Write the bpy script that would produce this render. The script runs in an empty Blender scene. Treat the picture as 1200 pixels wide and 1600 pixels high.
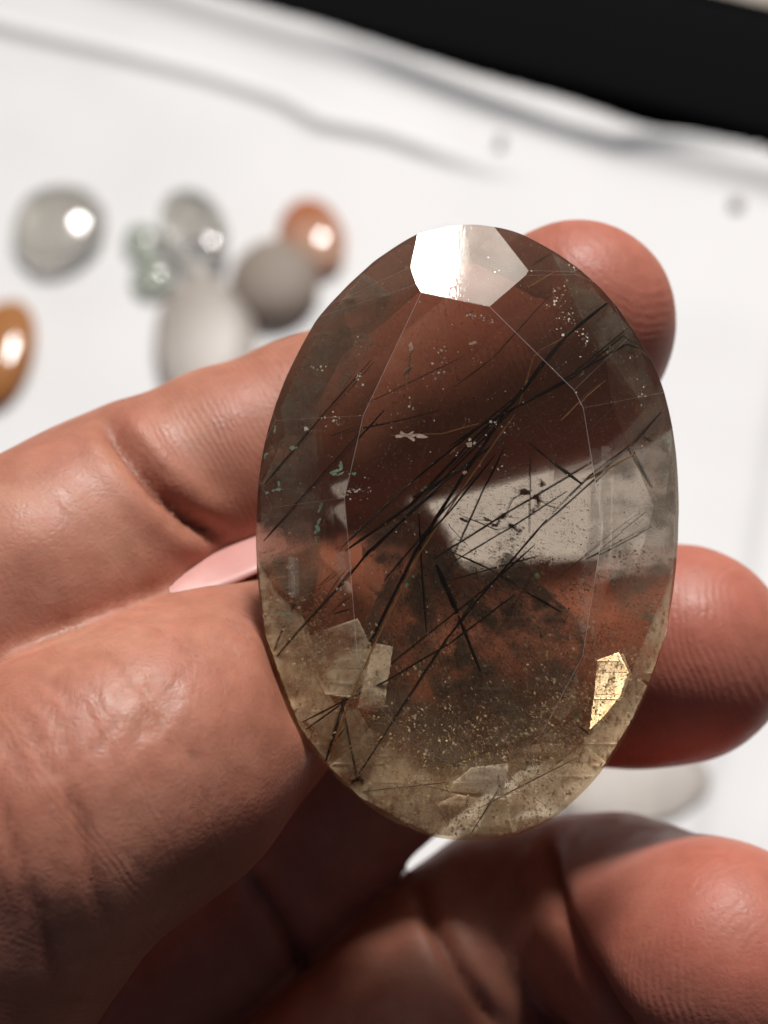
import bpy, bmesh, math, random
import numpy as np
from mathutils import Vector, Matrix, noise as mnoise

random.seed(7); rng = np.random.default_rng(7)
S = bpy.context.scene
COL = S.collection

# ------------------------------------------------------------------ camera
F = 2600.0                                   # focal length in photo pixels (photo 1200 x 1600)
PITCH = math.radians(35)
CAM = Vector((0, 0, 0.246))                  # 25 cm above the table
cam_d = bpy.data.cameras.new('camera'); cam = bpy.data.objects.new('camera', cam_d); COL.objects.link(cam)
cam.location = CAM; cam.rotation_euler = (PITCH, 0, 0)
cam_d.sensor_fit = 'HORIZONTAL'; cam_d.sensor_width = 27.0; cam_d.lens = 27.0*F/1200
cam_d.clip_start = 0.005; cam_d.clip_end = 60
cam_d.dof.use_dof = True; cam_d.dof.focus_distance = 0.1055; cam_d.dof.aperture_fstop = 27.5
cam_d.dof.aperture_blades = 0
S.camera = cam
R3 = Matrix.Rotation(PITCH, 3, 'X')
CM = Matrix.Translation(CAM) @ R3.to_4x4() @ Matrix.Scale(0.001, 4)     # view-frame millimetres -> world metres
CMn = np.array(CM)

# ------------------------------------------------------------------ light
Lc = Vector((0.12, 0.93, 0.31)).normalized()
L = (R3 @ Lc).normalized()
w = bpy.data.worlds.new('World'); S.world = w; w.use_nodes = True
nt = w.node_tree; bg = nt.nodes['Background']
sky = nt.nodes.new('ShaderNodeTexSky'); sky.sky_type = 'NISHITA'; sky.sun_disc = False
sky.sun_elevation = math.asin(L.z); sky.sun_rotation = math.atan2(L.x, L.y)
sky.air_density = 0.6; sky.dust_density = 6.0; sky.ozone_density = 0.0
nt.links.new(sky.outputs[0], bg.inputs[0]); bg.inputs[1].default_value = 0.05
sun_d = bpy.data.lights.new('sun', 'SUN'); sun = bpy.data.objects.new('sun', sun_d); COL.objects.link(sun)
sun_d.energy = 5.0; sun_d.angle = math.radians(11); sun_d.color = (1.0, 0.975, 0.945)
sun.rotation_euler = L.to_track_quat('Z', 'Y').to_euler(); sun.location = (0.3, 0.6, 1.5)
S.view_settings.view_transform = 'Standard'; S.view_settings.look = 'None'
S.view_settings.exposure = -0.56; S.view_settings.gamma = 1
cy = S.cycles
cy.use_denoising = True
try: cy.denoiser = 'OPENIMAGEDENOISE'
except Exception: pass
cy.max_bounces = 16; cy.transmission_bounces = 14; cy.glossy_bounces = 6; cy.diffuse_bounces = 4
cy.transparent_max_bounces = 48; cy.volume_bounces = 3
cy.caustics_reflective = False; cy.caustics_refractive = True; cy.blur_glossy = 0.3
cy.sample_clamp_indirect = 6.0; cy.use_adaptive_sampling = False

# ------------------------------------------------------------------ helpers
def V(px, py, Z):                             # photo pixel at a depth (mm) -> view-frame mm
    return np.array(((px-600)/F*Z, (800-py)/F*Z, -Z))
def W(v):                                     # view-frame mm -> world metres
    return CM @ Vector(v)
def on_table(px, py, z=0.0):                  # photo pixel -> point on the table plane
    d = R3 @ Vector(((px-600)/F, (800-py)/F, -1))
    t = (z - CAM.z)/d.z
    return CAM + d*t
def tag(o, label=None, cat=None, group=None, kind=None):
    for k, v in (('label', label), ('category', cat), ('group', group), ('kind', kind)):
        if v: o[k] = v
    return o
def mesh_obj(name, verts, faces, mat, parent=None, smooth=False):
    me = bpy.data.meshes.new(name)
    me.from_pydata([tuple(v) for v in verts], [], [tuple(f) for f in faces]); me.update()
    o = bpy.data.objects.new(name, me); COL.objects.link(o)
    if mat: me.materials.append(mat)
    if smooth: me.polygons.foreach_set('use_smooth', [True]*len(me.polygons))
    if parent: o.parent = parent
    return o
class N:                                      # tiny node builder
    def __init__(s, name):
        s.m = bpy.data.materials.new(name); s.m.use_nodes = True; s.t = s.m.node_tree
        s.out = s.t.nodes['Material Output']; s.p = s.t.nodes['Principled BSDF']
    def n(s, typ, ins=None, **kw):
        x = s.t.nodes.new(typ)
        for k, v in kw.items(): setattr(x, k, v)
        for k, v in (ins or {}).items(): s.set(x, k, v)
        return x
    def set(s, x, k, v):
        if isinstance(v, bpy.types.NodeSocket): s.t.links.new(v, x.inputs[k])
        elif isinstance(v, bpy.types.Node): s.t.links.new(v.outputs[0], x.inputs[k])
        else: x.inputs[k].default_value = v
    def math(s, op, a, b=0.0, c=0.0, clamp=False):
        return s.n('ShaderNodeMath', {0: a, 1: b, 2: c}, operation=op, use_clamp=clamp)
    def mix(s, f, a, b, mode='MIX'):
        x = s.n('ShaderNodeMix', data_type='RGBA', blend_type=mode)
        s.set(x, 0, f); s.set(x, 6, a); s.set(x, 7, b); return x.outputs[2]
    def ramp(s, f, stops):
        x = s.n('ShaderNodeValToRGB', {0: f}); e = x.color_ramp.elements
        while len(e) < len(stops): e.new(0.5)
        for el, (p, c) in zip(e, stops):
            el.position = p; el.color = c if len(c) == 4 else (*c, 1)
        return x
    def coord(s, which='Object'): return s.n('ShaderNodeTexCoord').outputs[which]
    def attr(s, name): return s.n('ShaderNodeAttribute', attribute_name=name).outputs['Fac']

# ------------------------------------------------------------------ the big faceted stone: planes
OUT = [(650,372),(700,357),(745,353),(800,361),(856,387),(905,423),(950,465),(985,512),(1015,562),(1036,615),(1050,675),
 (1057,745),(1058,830),(1052,905),(1040,980),(1020,1052),(990,1120),(950,1188),(900,1245),(845,1288),(790,1306),(735,1312),(675,1305),
 (612,1280),(560,1245),(510,1197),(468,1138),(435,1062),(413,980),(403,900),(401,830),(404,760),(415,690),(436,620),(462,560),
 (493,505),(530,462),(570,423),(610,393)]
Z0 = 108.0; MMP = Z0/F
SC = np.array((729.0, 833.0))                 # photo centre of the stone
def st(px, py): return ((px-SC[0])*MMP, -(py-SC[1])*MMP)      # -> stone-plane mm
OUTL = np.array([st(*p) for p in OUT])
OUTL = OUTL[::-1]                             # counter-clockwise
STONE_T = Matrix.Translation(Vector(V(SC[0], SC[1], Z0)))     # stone frame in view frame (parallel to the picture)
def supp(phi):
    u = np.array((math.cos(phi), math.sin(phi))); return (OUTL@u).max()
CROWN = []; PAV = []
D = math.radians
def addp(lst, phi, slope, inset, z0, up=1):
    h = supp(phi) - inset
    s, c = math.sin(slope), math.cos(slope)
    n = np.array((math.cos(phi)*s, math.sin(phi)*s, up*c)); lst.append((n, h*s + up*c*z0))
# crown: mains, upper girdle facets, then the table
for k in range(2, 19):
    phi = D(97 + k*360/20 + {2: 12, 3: 5, 18: -8}.get(k, 0))
    addp(CROWN, phi, D({2: 35, 3: 30, 18: 31}.get(k, 27.5 + 0.7*math.sin(k*2.1))), {2: -0.2}.get(k, 0.0), 0.45 + 0.06*math.sin(k*3.3))
    if k < 18: addp(CROWN, phi + D(360/40), D(37 + 3*math.sin(k*1.3)), -0.12 + 0.1*math.sin(k*2.9), 0.35 + 0.1*math.sin(k*4.7))
# the large facet at the top of the stone mirrors the sun in its left half
_v = -Vector((700-600, 800-420, -F)).normalized()
_x = (Vector((1, 0, 0)) - Lc*Lc.x).normalized(); _r = (Lc*math.cos(math.radians(5.5)) + _x*math.sin(math.radians(5.5))).normalized()
_n = (_r + _v).normalized()
CROWN.append((np.array(_n), float(Vector((*st(745, 474), 3.4)).dot(_n))))
def on_top(px, py):
    x, y = st(px, py); return Vector((x, y, (CROWN[-1][1]-_n.x*x-_n.y*y)/_n.z))
_nb = []
for A_, B_, C_, zc in (((652,370),(627,492),(572,421),0.55), ((772,356),(840,456),(902,424),0.5)):
    a_, b_ = on_top(*A_), on_top(*B_); c_ = Vector((*st(*C_), zc)); m_ = (b_-a_).cross(c_-a_).normalized()
    if m_.z < 0: m_ = -m_
    _nb.append((np.array(m_), float(m_.dot(a_))))
CROWN += _nb
CROWN.append((np.array((0.012, -0.02, 1.0)), 3.45))
for k in range(18):
    phi = D(8 + k*20); low = (0.5-0.5*math.sin(phi))**2      # flatter back facets towards the bottom end
    addp(PAV, phi, D(57 - 19*low + 5*math.sin(k*1.9)), 0.0, -0.35, -1)
for k in range(13):
    phi = D(15 + k*360/13); low = (0.5-0.5*math.sin(phi))**2
    addp(PAV, phi, D(42 - 12*low + 5*math.sin(k*2.7)), 1.5, -1.5, -1)
for k in range(9):
    phi = D(40 + k*40)
    addp(PAV, phi, D(15 + 5*math.sin(k*1.7)), 5.2, -3.9, -1)
PAV.append((np.array((0.0, 0.02, -1.0)), 4.9))

# ------------------------------------------------------------------ skin
def skin_material():
    b = N('skin'); p = b.p
    co = b.coord('Object')
    s_ = b.attr('along'); fid = b.attr('finger'); red = b.attr('red'); wr = b.attr('wrinkle'); cr = b.attr('crease')
    big = b.n('ShaderNodeTexNoise', {'Vector': co, 'Scale': 90.0, 'Detail': 4.0, 'Roughness': 0.6})
    fine = b.n('ShaderNodeTexNoise', {'Vector': co, 'Scale': 700.0, 'Detail': 3.0, 'Roughness': 0.6})
    c1 = b.ramp(big, [(0.32, (0.41, 0.168, 0.108)), (0.5, (0.51, 0.228, 0.15)), (0.68, (0.60, 0.305, 0.21))])
    c2 = b.mix(red, c1.outputs[0], (0.53, 0.18, 0.125, 1))
    fr = b.ramp(fine, [(0.35, (0.86, 0.84, 0.82)), (0.6, (1, 1, 1)), (0.75, (1.08, 1.05, 1.02))])
    c3 = b.mix(0.6, c2, fr.outputs[0], 'MULTIPLY')
    c4 = b.mix(b.math('MULTIPLY', cr, 0.75), c3, (0.30, 0.10, 0.06, 1))  # creases darkened in colour, painting in the shade inside the folds
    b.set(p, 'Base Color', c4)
    p.inputs['Subsurface Weight'].default_value = 0.75
    p.inputs['Subsurface Radius'].default_value = (1.0, 0.32, 0.18)
    p.inputs['Subsurface Scale'].default_value = 0.0010
    p.inputs['IOR'].default_value = 1.42
    b.set(p, 'Roughness', b.ramp(fine, [(0.3, (0.40,)*3), (0.7, (0.56,)*3)]))
    p.inputs['Specular IOR Level'].default_value = 0.5
    # friction ridges across the finger, from the distance along it
    dist = b.n('ShaderNodeTexNoise', {'Vector': co, 'Scale': 160.0, 'Detail': 3.0})
    ph = b.math('ADD', b.math('MULTIPLY', s_, 2*math.pi/0.46), b.math('MULTIPLY', dist, 26.0))
    rid = b.math('MULTIPLY', b.math('SINE', ph), 0.5)
    msk = b.n('ShaderNodeTexNoise', {'Vector': co, 'Scale': 220.0, 'Detail': 2.0})
    rid = b.math('MULTIPLY', rid, b.ramp(msk, [(0.35, (0.15,)*3), (0.65, (1,)*3)]))
    rid = b.math('MULTIPLY', rid, b.attr('ridge'))
    vor = b.n('ShaderNodeTexVoronoi', {'Vector': co, 'Scale': 2100.0}, feature='DISTANCE_TO_EDGE')
    vr = b.ramp(vor, [(0.0, (0,)*3), (0.45, (1,)*3)])
    # dorsal wrinkle lines on the thumb knuckle
    mp = b.n('ShaderNodeMapping', {'Vector': co, 'Rotation': (0.2, 0.5, 0.55), 'Scale': (1.0, 0.16, 0.6)})
    v2 = b.n('ShaderNodeTexVoronoi', {'Vector': mp, 'Scale': 420.0, 'Randomness': 1.0}, feature='DISTANCE_TO_EDGE')
    v2r = b.ramp(v2, [(0.0, (0,)*3), (0.09, (0.75,)*3), (0.4, (1,)*3)])
    micro = b.n('ShaderNodeTexNoise', {'Vector': co, 'Scale': 3200.0, 'Detail': 3.0, 'Roughness': 0.7})
    h = b.math('MULTIPLY', rid, 0.00002)
    h = b.math('ADD', h, b.math('MULTIPLY', micro, 0.00002))
    h = b.math('ADD', h, b.math('MULTIPLY', vr, 0.000013))
    h = b.math('ADD', h, b.math('MULTIPLY', fine, 0.000035))
    h = b.math('ADD', h, b.math('MULTIPLY', b.math('MULTIPLY', v2r, wr), 0.00002))
    bp = b.n('ShaderNodeBump', {'Height': h, 'Distance': 1.0, 'Strength': 1.0})
    b.set(p, 'Normal', bp)
    return b.m

# ------------------------------------------------------------------ the hand: one continuous surface from a distance field
CH = {  # chains: (px, py, Z, r)
 'thumb':  [(575,900,129,7.0),(485,975,123,7.7),(395,1060,117.5,8.0),(315,1125,112.5,8.4),(228,1195,108.5,9.4),(75,1290,106,9.9),(-80,1600,108,8.2),(-190,2050,116,11.5)],
 'index':  [(902,497,122.0,7.15),(852,552,124,8.1),(720,600,125.5,7.8),(600,640,125.5,7.4),(235,793,120.5,7.9),(60,915,116,9.2),(-260,1110,114,10.3),(-520,1290,118,11.5)],
 'middle': [(1062,1020,122.5,8.0),(985,1032,124.5,7.8),(780,1040,128,7.6),(560,1180,133,8.6),(330,1420,136,8.8),(-120,1700,138,11.0)],
 'ring':   [(1118,1505,117,8.7),(1050,1490,122,8.5),(960,1440,129,8.2),(785,1445,135,7.7),(640,1600,130,8.3),(430,1800,134,9.3),(200,2060,148,11)],
 'little': [(1020,1810,121,7.0),(900,1760,128,7.2),(740,1740,134,7.4),(600,1900,136,8.0),(420,2250,146,10)],
}
def chain_mm(name):
    pts = np.array([V(*c[:3]) for c in CH[name]]); r = np.array([c[3] for c in CH[name]], float)
    # subdivide smoothly (Catmull-Rom) so that joints bend softly
    P = [];R_ = []
    n = len(pts)
    for i in range(n-1):
        p0 = pts[max(i-1,0)]; p1 = pts[i]; p2 = pts[i+1]; p3 = pts[min(i+2,n-1)]
        for t in (0, .34, .67):
            q = 0.5*((2*p1)+(-p0+p2)*t+(2*p0-5*p1+4*p2-p3)*t*t+(-p0+3*p1-3*p2+p3)*t**3)
            P.append(p1*(1-t)+p2*t if i in () else 0.65*q+0.35*(p1*(1-t)+p2*t)); R_.append(r[i]*(1-t)+r[i+1]*t)
    P.append(pts[-1]); R_.append(r[-1])
    return np.array(P), np.array(R_)
CHM = {k: chain_mm(k) for k in CH}
def seg_d(p, a, bb, ra, rb):
    ab = bb-a; L2 = float(ab@ab)
    t = np.clip(((p-a)@ab)/L2, 0, 1).astype(np.float32)
    d = np.sqrt(((p - a - t[..., None]*ab.astype(np.float32))**2).sum(-1)) - (ra + (rb-ra)*t)
    return d, t
def smin(a, b_, k):
    h = np.clip(0.5 + 0.5*(b_-a)/k, 0, 1); return b_*(1-h)+a*h - k*h*(1-h)
PALM = [((-50,-24,-118),(-46,-62,-140),11,15), ((-32,-42,-138),(-42,-75,-146),11,16), ((-16,-55,-146),(-38,-80,-150),11,16),
        ((-6,-66,-146),(-32,-88,-150),10,15), ((-44,-62,-118),(-48,-82,-138),12,15), ((-42,-76,-144),(-44,-104,-152),19,18),
        ((-50,-40,-125),(-30,-60,-145),12,14)]
def build_hand():
    h = 0.5
    lo = np.array((-78., -122., -172.)); hi = np.array((34., 24., -94.))
    n = np.ceil((hi-lo)/h).astype(int)
    ax = [lo[i] + h*np.arange(n[i]) for i in range(3)]
    Dg = np.full(tuple(n), 50.0, np.float32)
    def box(bmin, bmax):
        i0 = np.maximum(((bmin-lo)/h).astype(int), 0); i1 = np.minimum(((bmax-lo)/h).astype(int)+2, n)
        sl = tuple(slice(i0[i], i1[i]) for i in range(3))
        g = np.stack(np.meshgrid(*[ax[i][sl[i]].astype(np.float32) for i in range(3)], indexing='ij'), -1)
        return sl, g
    def capsules(lst, k, pad):
        G = np.full(tuple(n), 50.0, np.float32)
        for a, b_, ra, rb in lst:
            a = np.array(a, float); b_ = np.array(b_, float); m = max(ra, rb) + pad
            sl, g = box(np.minimum(a, b_)-m, np.maximum(a, b_)+m)
            if min(g.shape) == 0: continue
            d, _ = seg_d(g, a.astype(np.float32), b_.astype(np.float32), ra, rb)
            G[sl] = smin(G[sl], d, k)
        return G
    palm = capsules(PALM, 6.0, 9)
    out = palm
    for k in CH:
        P, R_ = CHM[k]
        G = capsules([(P[i], P[i+1], R_[i], R_[i+1]) for i in range(len(P)-1)], 0.8, 7)
        out = smin(out, smin(G, palm, 7.0), 0.9)
        del G
    # soft web between index and thumb base
    # flesh yields where the stone presses
    c = V(SC[0], SC[1], Z0)
    sl, g = box(c+np.array((-15., -21.5, -6.5)), c+np.array((15., 21.5, 16.)))
    q = g - c.astype(np.float32)
    sd = np.full(q.shape[:3], -50.0, np.float32)
    for i in range(0, 36):
        phi = 2*math.pi*i/36
        sd = np.maximum(sd, q[..., 0]*math.cos(phi)+q[..., 1]*math.sin(phi)-supp(phi))
    for nn, dd in PAV:
        ln = math.sqrt(float(nn@nn)); sd = np.maximum(sd, (q@nn.astype(np.float32)-dd)/ln)
    sd = sd - 0.12
    kk = 0.7
    out[sl] = -smin(-out[sl], sd, kk)
    # ---- surface nets
    m = out < 0
    cnt = np.zeros(tuple(n-1), np.int8)
    for dx in (0,1):
        for dy in (0,1):
            for dz in (0,1):
                cnt += m[dx:n[0]-1+dx, dy:n[1]-1+dy, dz:n[2]-1+dz]
    act = (cnt > 0) & (cnt < 8)
    idx = np.argwhere(act); vid = np.full(act.shape, -1, np.int32); vid[act] = np.arange(len(idx))
    corner = {}
    for dx in (0,1):
        for dy in (0,1):
            for dz in (0,1):
                corner[(dx,dy,dz)] = out[idx[:,0]+dx, idx[:,1]+dy, idx[:,2]+dz]
    acc = np.zeros((len(idx), 3)); num = np.zeros(len(idx))
    for c0, v0 in corner.items():
        for a in range(3):
            if c0[a] == 0:
                c1 = list(c0); c1[a] = 1; v1 = corner[tuple(c1)]
                x = (v0 < 0) != (v1 < 0)
                t = np.where(x, v0/np.where(x, v0-v1, 1), 0)
                pos = np.tile(np.array(c0, float), (len(idx), 1)); pos[:, a] = t
                acc += pos*x[:, None]; num += x
    verts = lo + h*(idx + acc/num[:, None])
    faces = []
    for a in range(3):
        b1, b2 = (a+1) % 3, (a+2) % 3
        s0 = [slice(None)]*3; s1 = [slice(None)]*3
        s0[a] = slice(0, n[a]-1); s1[a] = slice(1, n[a])
        ch = m[tuple(s0)] != m[tuple(s1)]
        e = np.argwhere(ch)
        e = e[(e[:, b1] > 0) & (e[:, b2] > 0) & (e[:, b1] < n[b1]-1) & (e[:, b2] < n[b2]-1)]
        def cell(o1, o2):
            c = e.copy(); c[:, b1] -= o1; c[:, b2] -= o2; return vid[c[:,0], c[:,1], c[:,2]]
        q = np.stack([cell(1,1), cell(0,1), cell(0,0), cell(1,0)], 1)
        inside = m[e[:,0], e[:,1], e[:,2]]
        q[~inside] = q[~inside][:, ::-1]
        faces.append(q)
    faces = np.concatenate(faces)
    faces = faces[(faces >= 0).all(1)]
    # smooth the voxel steps a little
    def neigh_avg(v):
        s = np.zeros_like(v); k = np.zeros(len(v))
        for i, j in ((0,1),(1,2),(2,3),(3,0)):
            a_, b_ = faces[:, i], faces[:, j]
            for x in range(v.shape[1]):
                s[:, x] += np.bincount(a_, v[b_, x], len(v)) + np.bincount(b_, v[a_, x], len(v))
            k += np.bincount(a_, minlength=len(v)) + np.bincount(b_, minlength=len(v))
        return s/np.maximum(k, 1)[:, None]
    for _ in range(3): verts = verts*0.4 + neigh_avg(verts)*0.6
    # normals
    fn = np.cross(verts[faces[:,2]]-verts[faces[:,0]], verts[faces[:,3]]-verts[faces[:,1]])
    vn = np.zeros_like(verts)
    for i in range(4):
        for x in range(3): vn[:, x] += np.bincount(faces[:, i], fn[:, x], len(verts))
    vn /= np.maximum(np.linalg.norm(vn, axis=1), 1e-9)[:, None]
    # ---- where along which finger
    best = np.full(len(verts), 1e9); second = np.full(len(verts), 1e9); along = np.zeros(len(verts)); fid = np.zeros(len(verts))
    names = list(CH); tipd = np.zeros(len(verts))
    for fi, k in enumerate(names):
        P, R_ = CHM[k]; s0 = 0; mine = np.full(len(verts), 1e9); pre = best.copy()
        for i in range(len(P)-1):
            d, t = seg_d(verts, P[i], P[i+1], R_[i], R_[i+1])
            L_ = np.linalg.norm(P[i+1]-P[i]); a_ = P[i]; ab = P[i+1]-P[i]
            traw = ((verts-a_)@ab)/(ab@ab)
            tt = np.where((i == 0) & (traw < 0), traw, t)
            u = d < best; mine = np.minimum(mine, d)
            best = np.where(u, d, best); along = np.where(u, s0 + tt*L_, along); fid = np.where(u, fi, fid)
            s0 += L_
        second = np.minimum(second, np.maximum(mine, pre))
    def s_at(k, px, py, Z):
        p = V(px, py, Z)[None]; P, R_ = CHM[k]; bd = 1e9; s0 = 0; r = 0
        for i in range(len(P)-1):
            d, t = seg_d(p, P[i], P[i+1], R_[i], R_[i+1]); L_ = np.linalg.norm(P[i+1]-P[i])
            if d[0] < bd: bd = d[0]; r = s0 + t[0]*L_
            s0 += L_
        return r
    crease = np.zeros(len(verts)); disp = np.zeros(len(verts))
    wob = np.array([mnoise.noise(Vector(v*0.11)) for v in verts[::1]]) if len(verts) < 400000 else 0
    PU = 600 + verts[:, 0]/(-verts[:, 2])*F; PV = 800 - verts[:, 1]/(-verts[:, 2])*F
    wob2 = np.array([mnoise.noise(Vector(v*0.45)) for v in verts])
    def add_crease(k, pl, depth, width, dark=1.0, bulge=0.0):
        pl = np.array(pl, float); f = (fid == names.index(k)) & (PU > pl[:, 0].min()-90) & (PU < pl[:, 0].max()+90) & (PV > pl[:, 1].min()-90) & (PV < pl[:, 1].max()+90) & (vn[:, 2] > 0)
        ii = np.where(f)[0]; P2 = np.stack([PU[ii], PV[ii]], 1)
        best_ = np.full(len(ii), 1e9); tt = np.zeros(len(ii)); acc_ = 0
        lens = np.linalg.norm(np.diff(pl, axis=0), axis=1); tot = lens.sum()
        for i in range(len(pl)-1):
            a_ = pl[i]; ab = pl[i+1]-a_
            t = np.clip(((P2-a_)@ab)/(ab@ab), 0, 1); dd = np.linalg.norm(P2-a_-t[:, None]*ab, axis=1)
            u = dd < best_; best_ = np.where(u, dd, best_); tt = np.where(u, (acc_+t*lens[i])/tot, tt); acc_ += lens[i]
        dm = best_*(-verts[ii, 2])/F + wob2[ii]*0.12
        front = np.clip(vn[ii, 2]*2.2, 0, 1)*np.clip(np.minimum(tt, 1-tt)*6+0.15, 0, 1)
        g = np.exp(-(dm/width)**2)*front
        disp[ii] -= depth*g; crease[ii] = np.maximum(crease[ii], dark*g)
        if bulge: disp[ii] += bulge*np.exp(-((dm-width*3.0)/(width*1.6))**2)*front
    add_crease('index', [(160,650),(195,705),(250,770),(300,815),(350,845)], 1.0, 0.55, 1.0, 0.3)
    add_crease('index', [(185,655),(225,712),(262,752)], 0.15, 0.4, 0.3)
    add_crease('index', [(60,985),(180,950),(300,900)], 0.1, 0.5, 0.1)
    add_crease('thumb', [(100,1215),(128,1285),(142,1350),(152,1400),(168,1450)], 0.2, 0.4, 0.7, 0.0)
    add_crease('thumb', [(2,1225),(18,1300),(40,1370),(62,1430),(80,1500),(88,1550)], 0.16, 0.35, 0.7, 0.0)
    for pl in ([(300,1035),(262,1090),(235,1135),(190,1180)], [(270,1060),(232,1112),(205,1150)], [(248,1050),(222,1095)], [(62,1055),(95,1080),(122,1108)], [(15,1105),(50,1135),(72,1190),(85,1225)],
               [(182,1118),(160,1160),(145,1182)], [(30,1060),(80,1110),(108,1170)], [(0,1160),(25,1180),(40,1225)], [(130,1060),(165,1120)], [(90,1150),(120,1200)], [(210,1060),(180,1105)], [(285,1080),(240,1150)]):
        add_crease('thumb', pl, 0.12, 0.3, 0.15)
    for q_ in range(26):
        x0 = 20+rng.random()*300; y0_ = 1030+rng.random()*260; l_ = 18+rng.random()*40; a0 = -1.0+rng.normal()*0.35+(1.4 if x0 < 110 else 0)
        add_crease('thumb', [(x0, y0_), (x0+l_*math.cos(a0), y0_-l_*math.sin(a0))], 0.05, 0.3, 0.05)
    add_crease('ring', [(858,1290),(862,1360),(880,1430),(912,1505),(960,1590),(1010,1640)], 1.0, 0.6, 0.9, 0.15)
    add_crease('ring', [(645,1375),(680,1450),(725,1530),(785,1615)], 1.0, 0.6, 1.0, 0.1)
    add_crease('middle', [(380,1360),(430,1430),(470,1500),(490,1545)], 1.0, 0.7, 0.9, 0.1)
    # faint shallow skin folds everywhere
    big = np.array([mnoise.noise(Vector(v*0.25)) for v in verts])
    disp += 0.10*big
    verts = verts + vn*disp[:, None]
    red = np.zeros(len(verts))
    tip = np.exp(-(np.maximum(along, 0)/11.0)**2)
    for k, a in (('index', 0.65), ('middle', 0.7), ('ring', 0.7), ('thumb', 0.35), ('little', 0.7)):
        red = np.where(fid == names.index(k), a*tip, red)
    red = np.clip(red + 0.22 + 0.25*big, 0, 1)
    st_ = s_at('thumb', 170, 1240, 107)
    wrk = np.exp(-((along-st_-1)/7.5)**2)*(fid == 0)*np.clip(vn[:, 2]*1.6-0.35 + vn[:, 1]*0.3, 0, 1)
    return verts, faces, dict(along=along, finger=fid, crease=crease, red=red, wrinkle=wrk, ridge=np.clip((second-best-0.3)/1.5, 0, 1)*np.clip(1.6-along/40, 0.0, 1))

SKIN = skin_material()
hv, hf, hattr = build_hand()
wv = hv@CMn[:3, :3].T + CMn[:3, 3]
me = bpy.data.meshes.new('hand')
me.vertices.add(len(wv)); me.vertices.foreach_set('co', wv.astype(np.float32).ravel())
me.loops.add(len(hf)*4); me.loops.foreach_set('vertex_index', hf.ravel().astype(np.int32))
me.polygons.add(len(hf)); me.polygons.foreach_set('loop_start', np.arange(0, len(hf)*4, 4, dtype=np.int32))
me.update(calc_edges=True); me.validate()
me.polygons.foreach_set('use_smooth', [True]*len(me.polygons))
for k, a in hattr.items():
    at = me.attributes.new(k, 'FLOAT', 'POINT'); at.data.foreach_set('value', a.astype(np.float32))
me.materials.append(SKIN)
hand = bpy.data.objects.new('hand', me); COL.objects.link(hand)
tag(hand, 'bare left hand pinching the big oval stone between thumb and curled fingers', 'hand')

# thumb nail
def thumb_nail():
    b = N('nail'); co = b.coord()
    nz = b.n('ShaderNodeTexNoise', {'Vector': co, 'Scale': 300.0, 'Detail': 3.0})
    b.set(b.p, 'Base Color', b.ramp(nz, [(0.3, (0.70, 0.33, 0.30)), (0.7, (0.76, 0.40, 0.36))]))
    b.p.inputs['Roughness'].default_value = 0.42
    b.p.inputs['Subsurface Weight'].default_value = 0.5
    b.p.inputs['Subsurface Radius'].default_value = (1, .4, .3); b.p.inputs['Subsurface Scale'].default_value = 0.001
    # edge nearest the camera runs along the thumb, the plate curves away behind it
    near = [(226,962,110.0),(260,948,110.8),(300,933,111.6),(345,914,112.4),(400,890,113),(450,866,114),(490,850,115)]
    far =  [(226,946,111.5),(262,908,113.5),(300,873,115.5),(345,838,117.5),(400,805,119.5),(450,786,121),(490,785,122)]
    A = []; 
    nv = 8
    for (a, c) in zip(near, far):
        pa, pc = V(*a), V(*c)
        row = []
        for j in range(nv):
            t = j/(nv-1); p = pa*(1-t)+pc*t
            p = p + np.array((-0.25, 0.9, 0.35))*math.sin(t*math.pi)*0.55*min(1, np.linalg.norm(pc-pa)/4)
            row.append(p)
        A.append(row)
    vs = []; fs = []
    off = np.array((0.2, -0.45, -0.15))
    n_ = len(A)
    for sgn in (0, 1):
        for row in A:
            for p in row: vs.append(W(p + off*sgn))
    def id_(s, i, j): return s*n_*nv + i*nv + j
    for i in range(n_-1):
        for j in range(nv-1):
            fs.append((id_(0,i,j), id_(0,i+1,j), id_(0,i+1,j+1), id_(0,i,j+1)))
            fs.append((id_(1,i,j), id_(1,i,j+1), id_(1,i+1,j+1), id_(1,i+1,j)))
        for j in (0, nv-1):
            q = (id_(0,i,j), id_(1,i,j), id_(1,i+1,j), id_(0,i+1,j)); fs.append(q if j == 0 else q[::-1])
    for i in (0, n_-1):
        for j in range(nv-1):
            q = (id_(0,i,j), id_(0,i,j+1), id_(1,i,j+1), id_(1,i,j)); fs.append(q if i == 0 else q[::-1])
    o = mesh_obj('nail', vs, fs, b.m, hand, True)
    sd = o.modifiers.new('s', 'SUBSURF'); sd.levels = 2; sd.render_levels = 2
thumb_nail()

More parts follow.
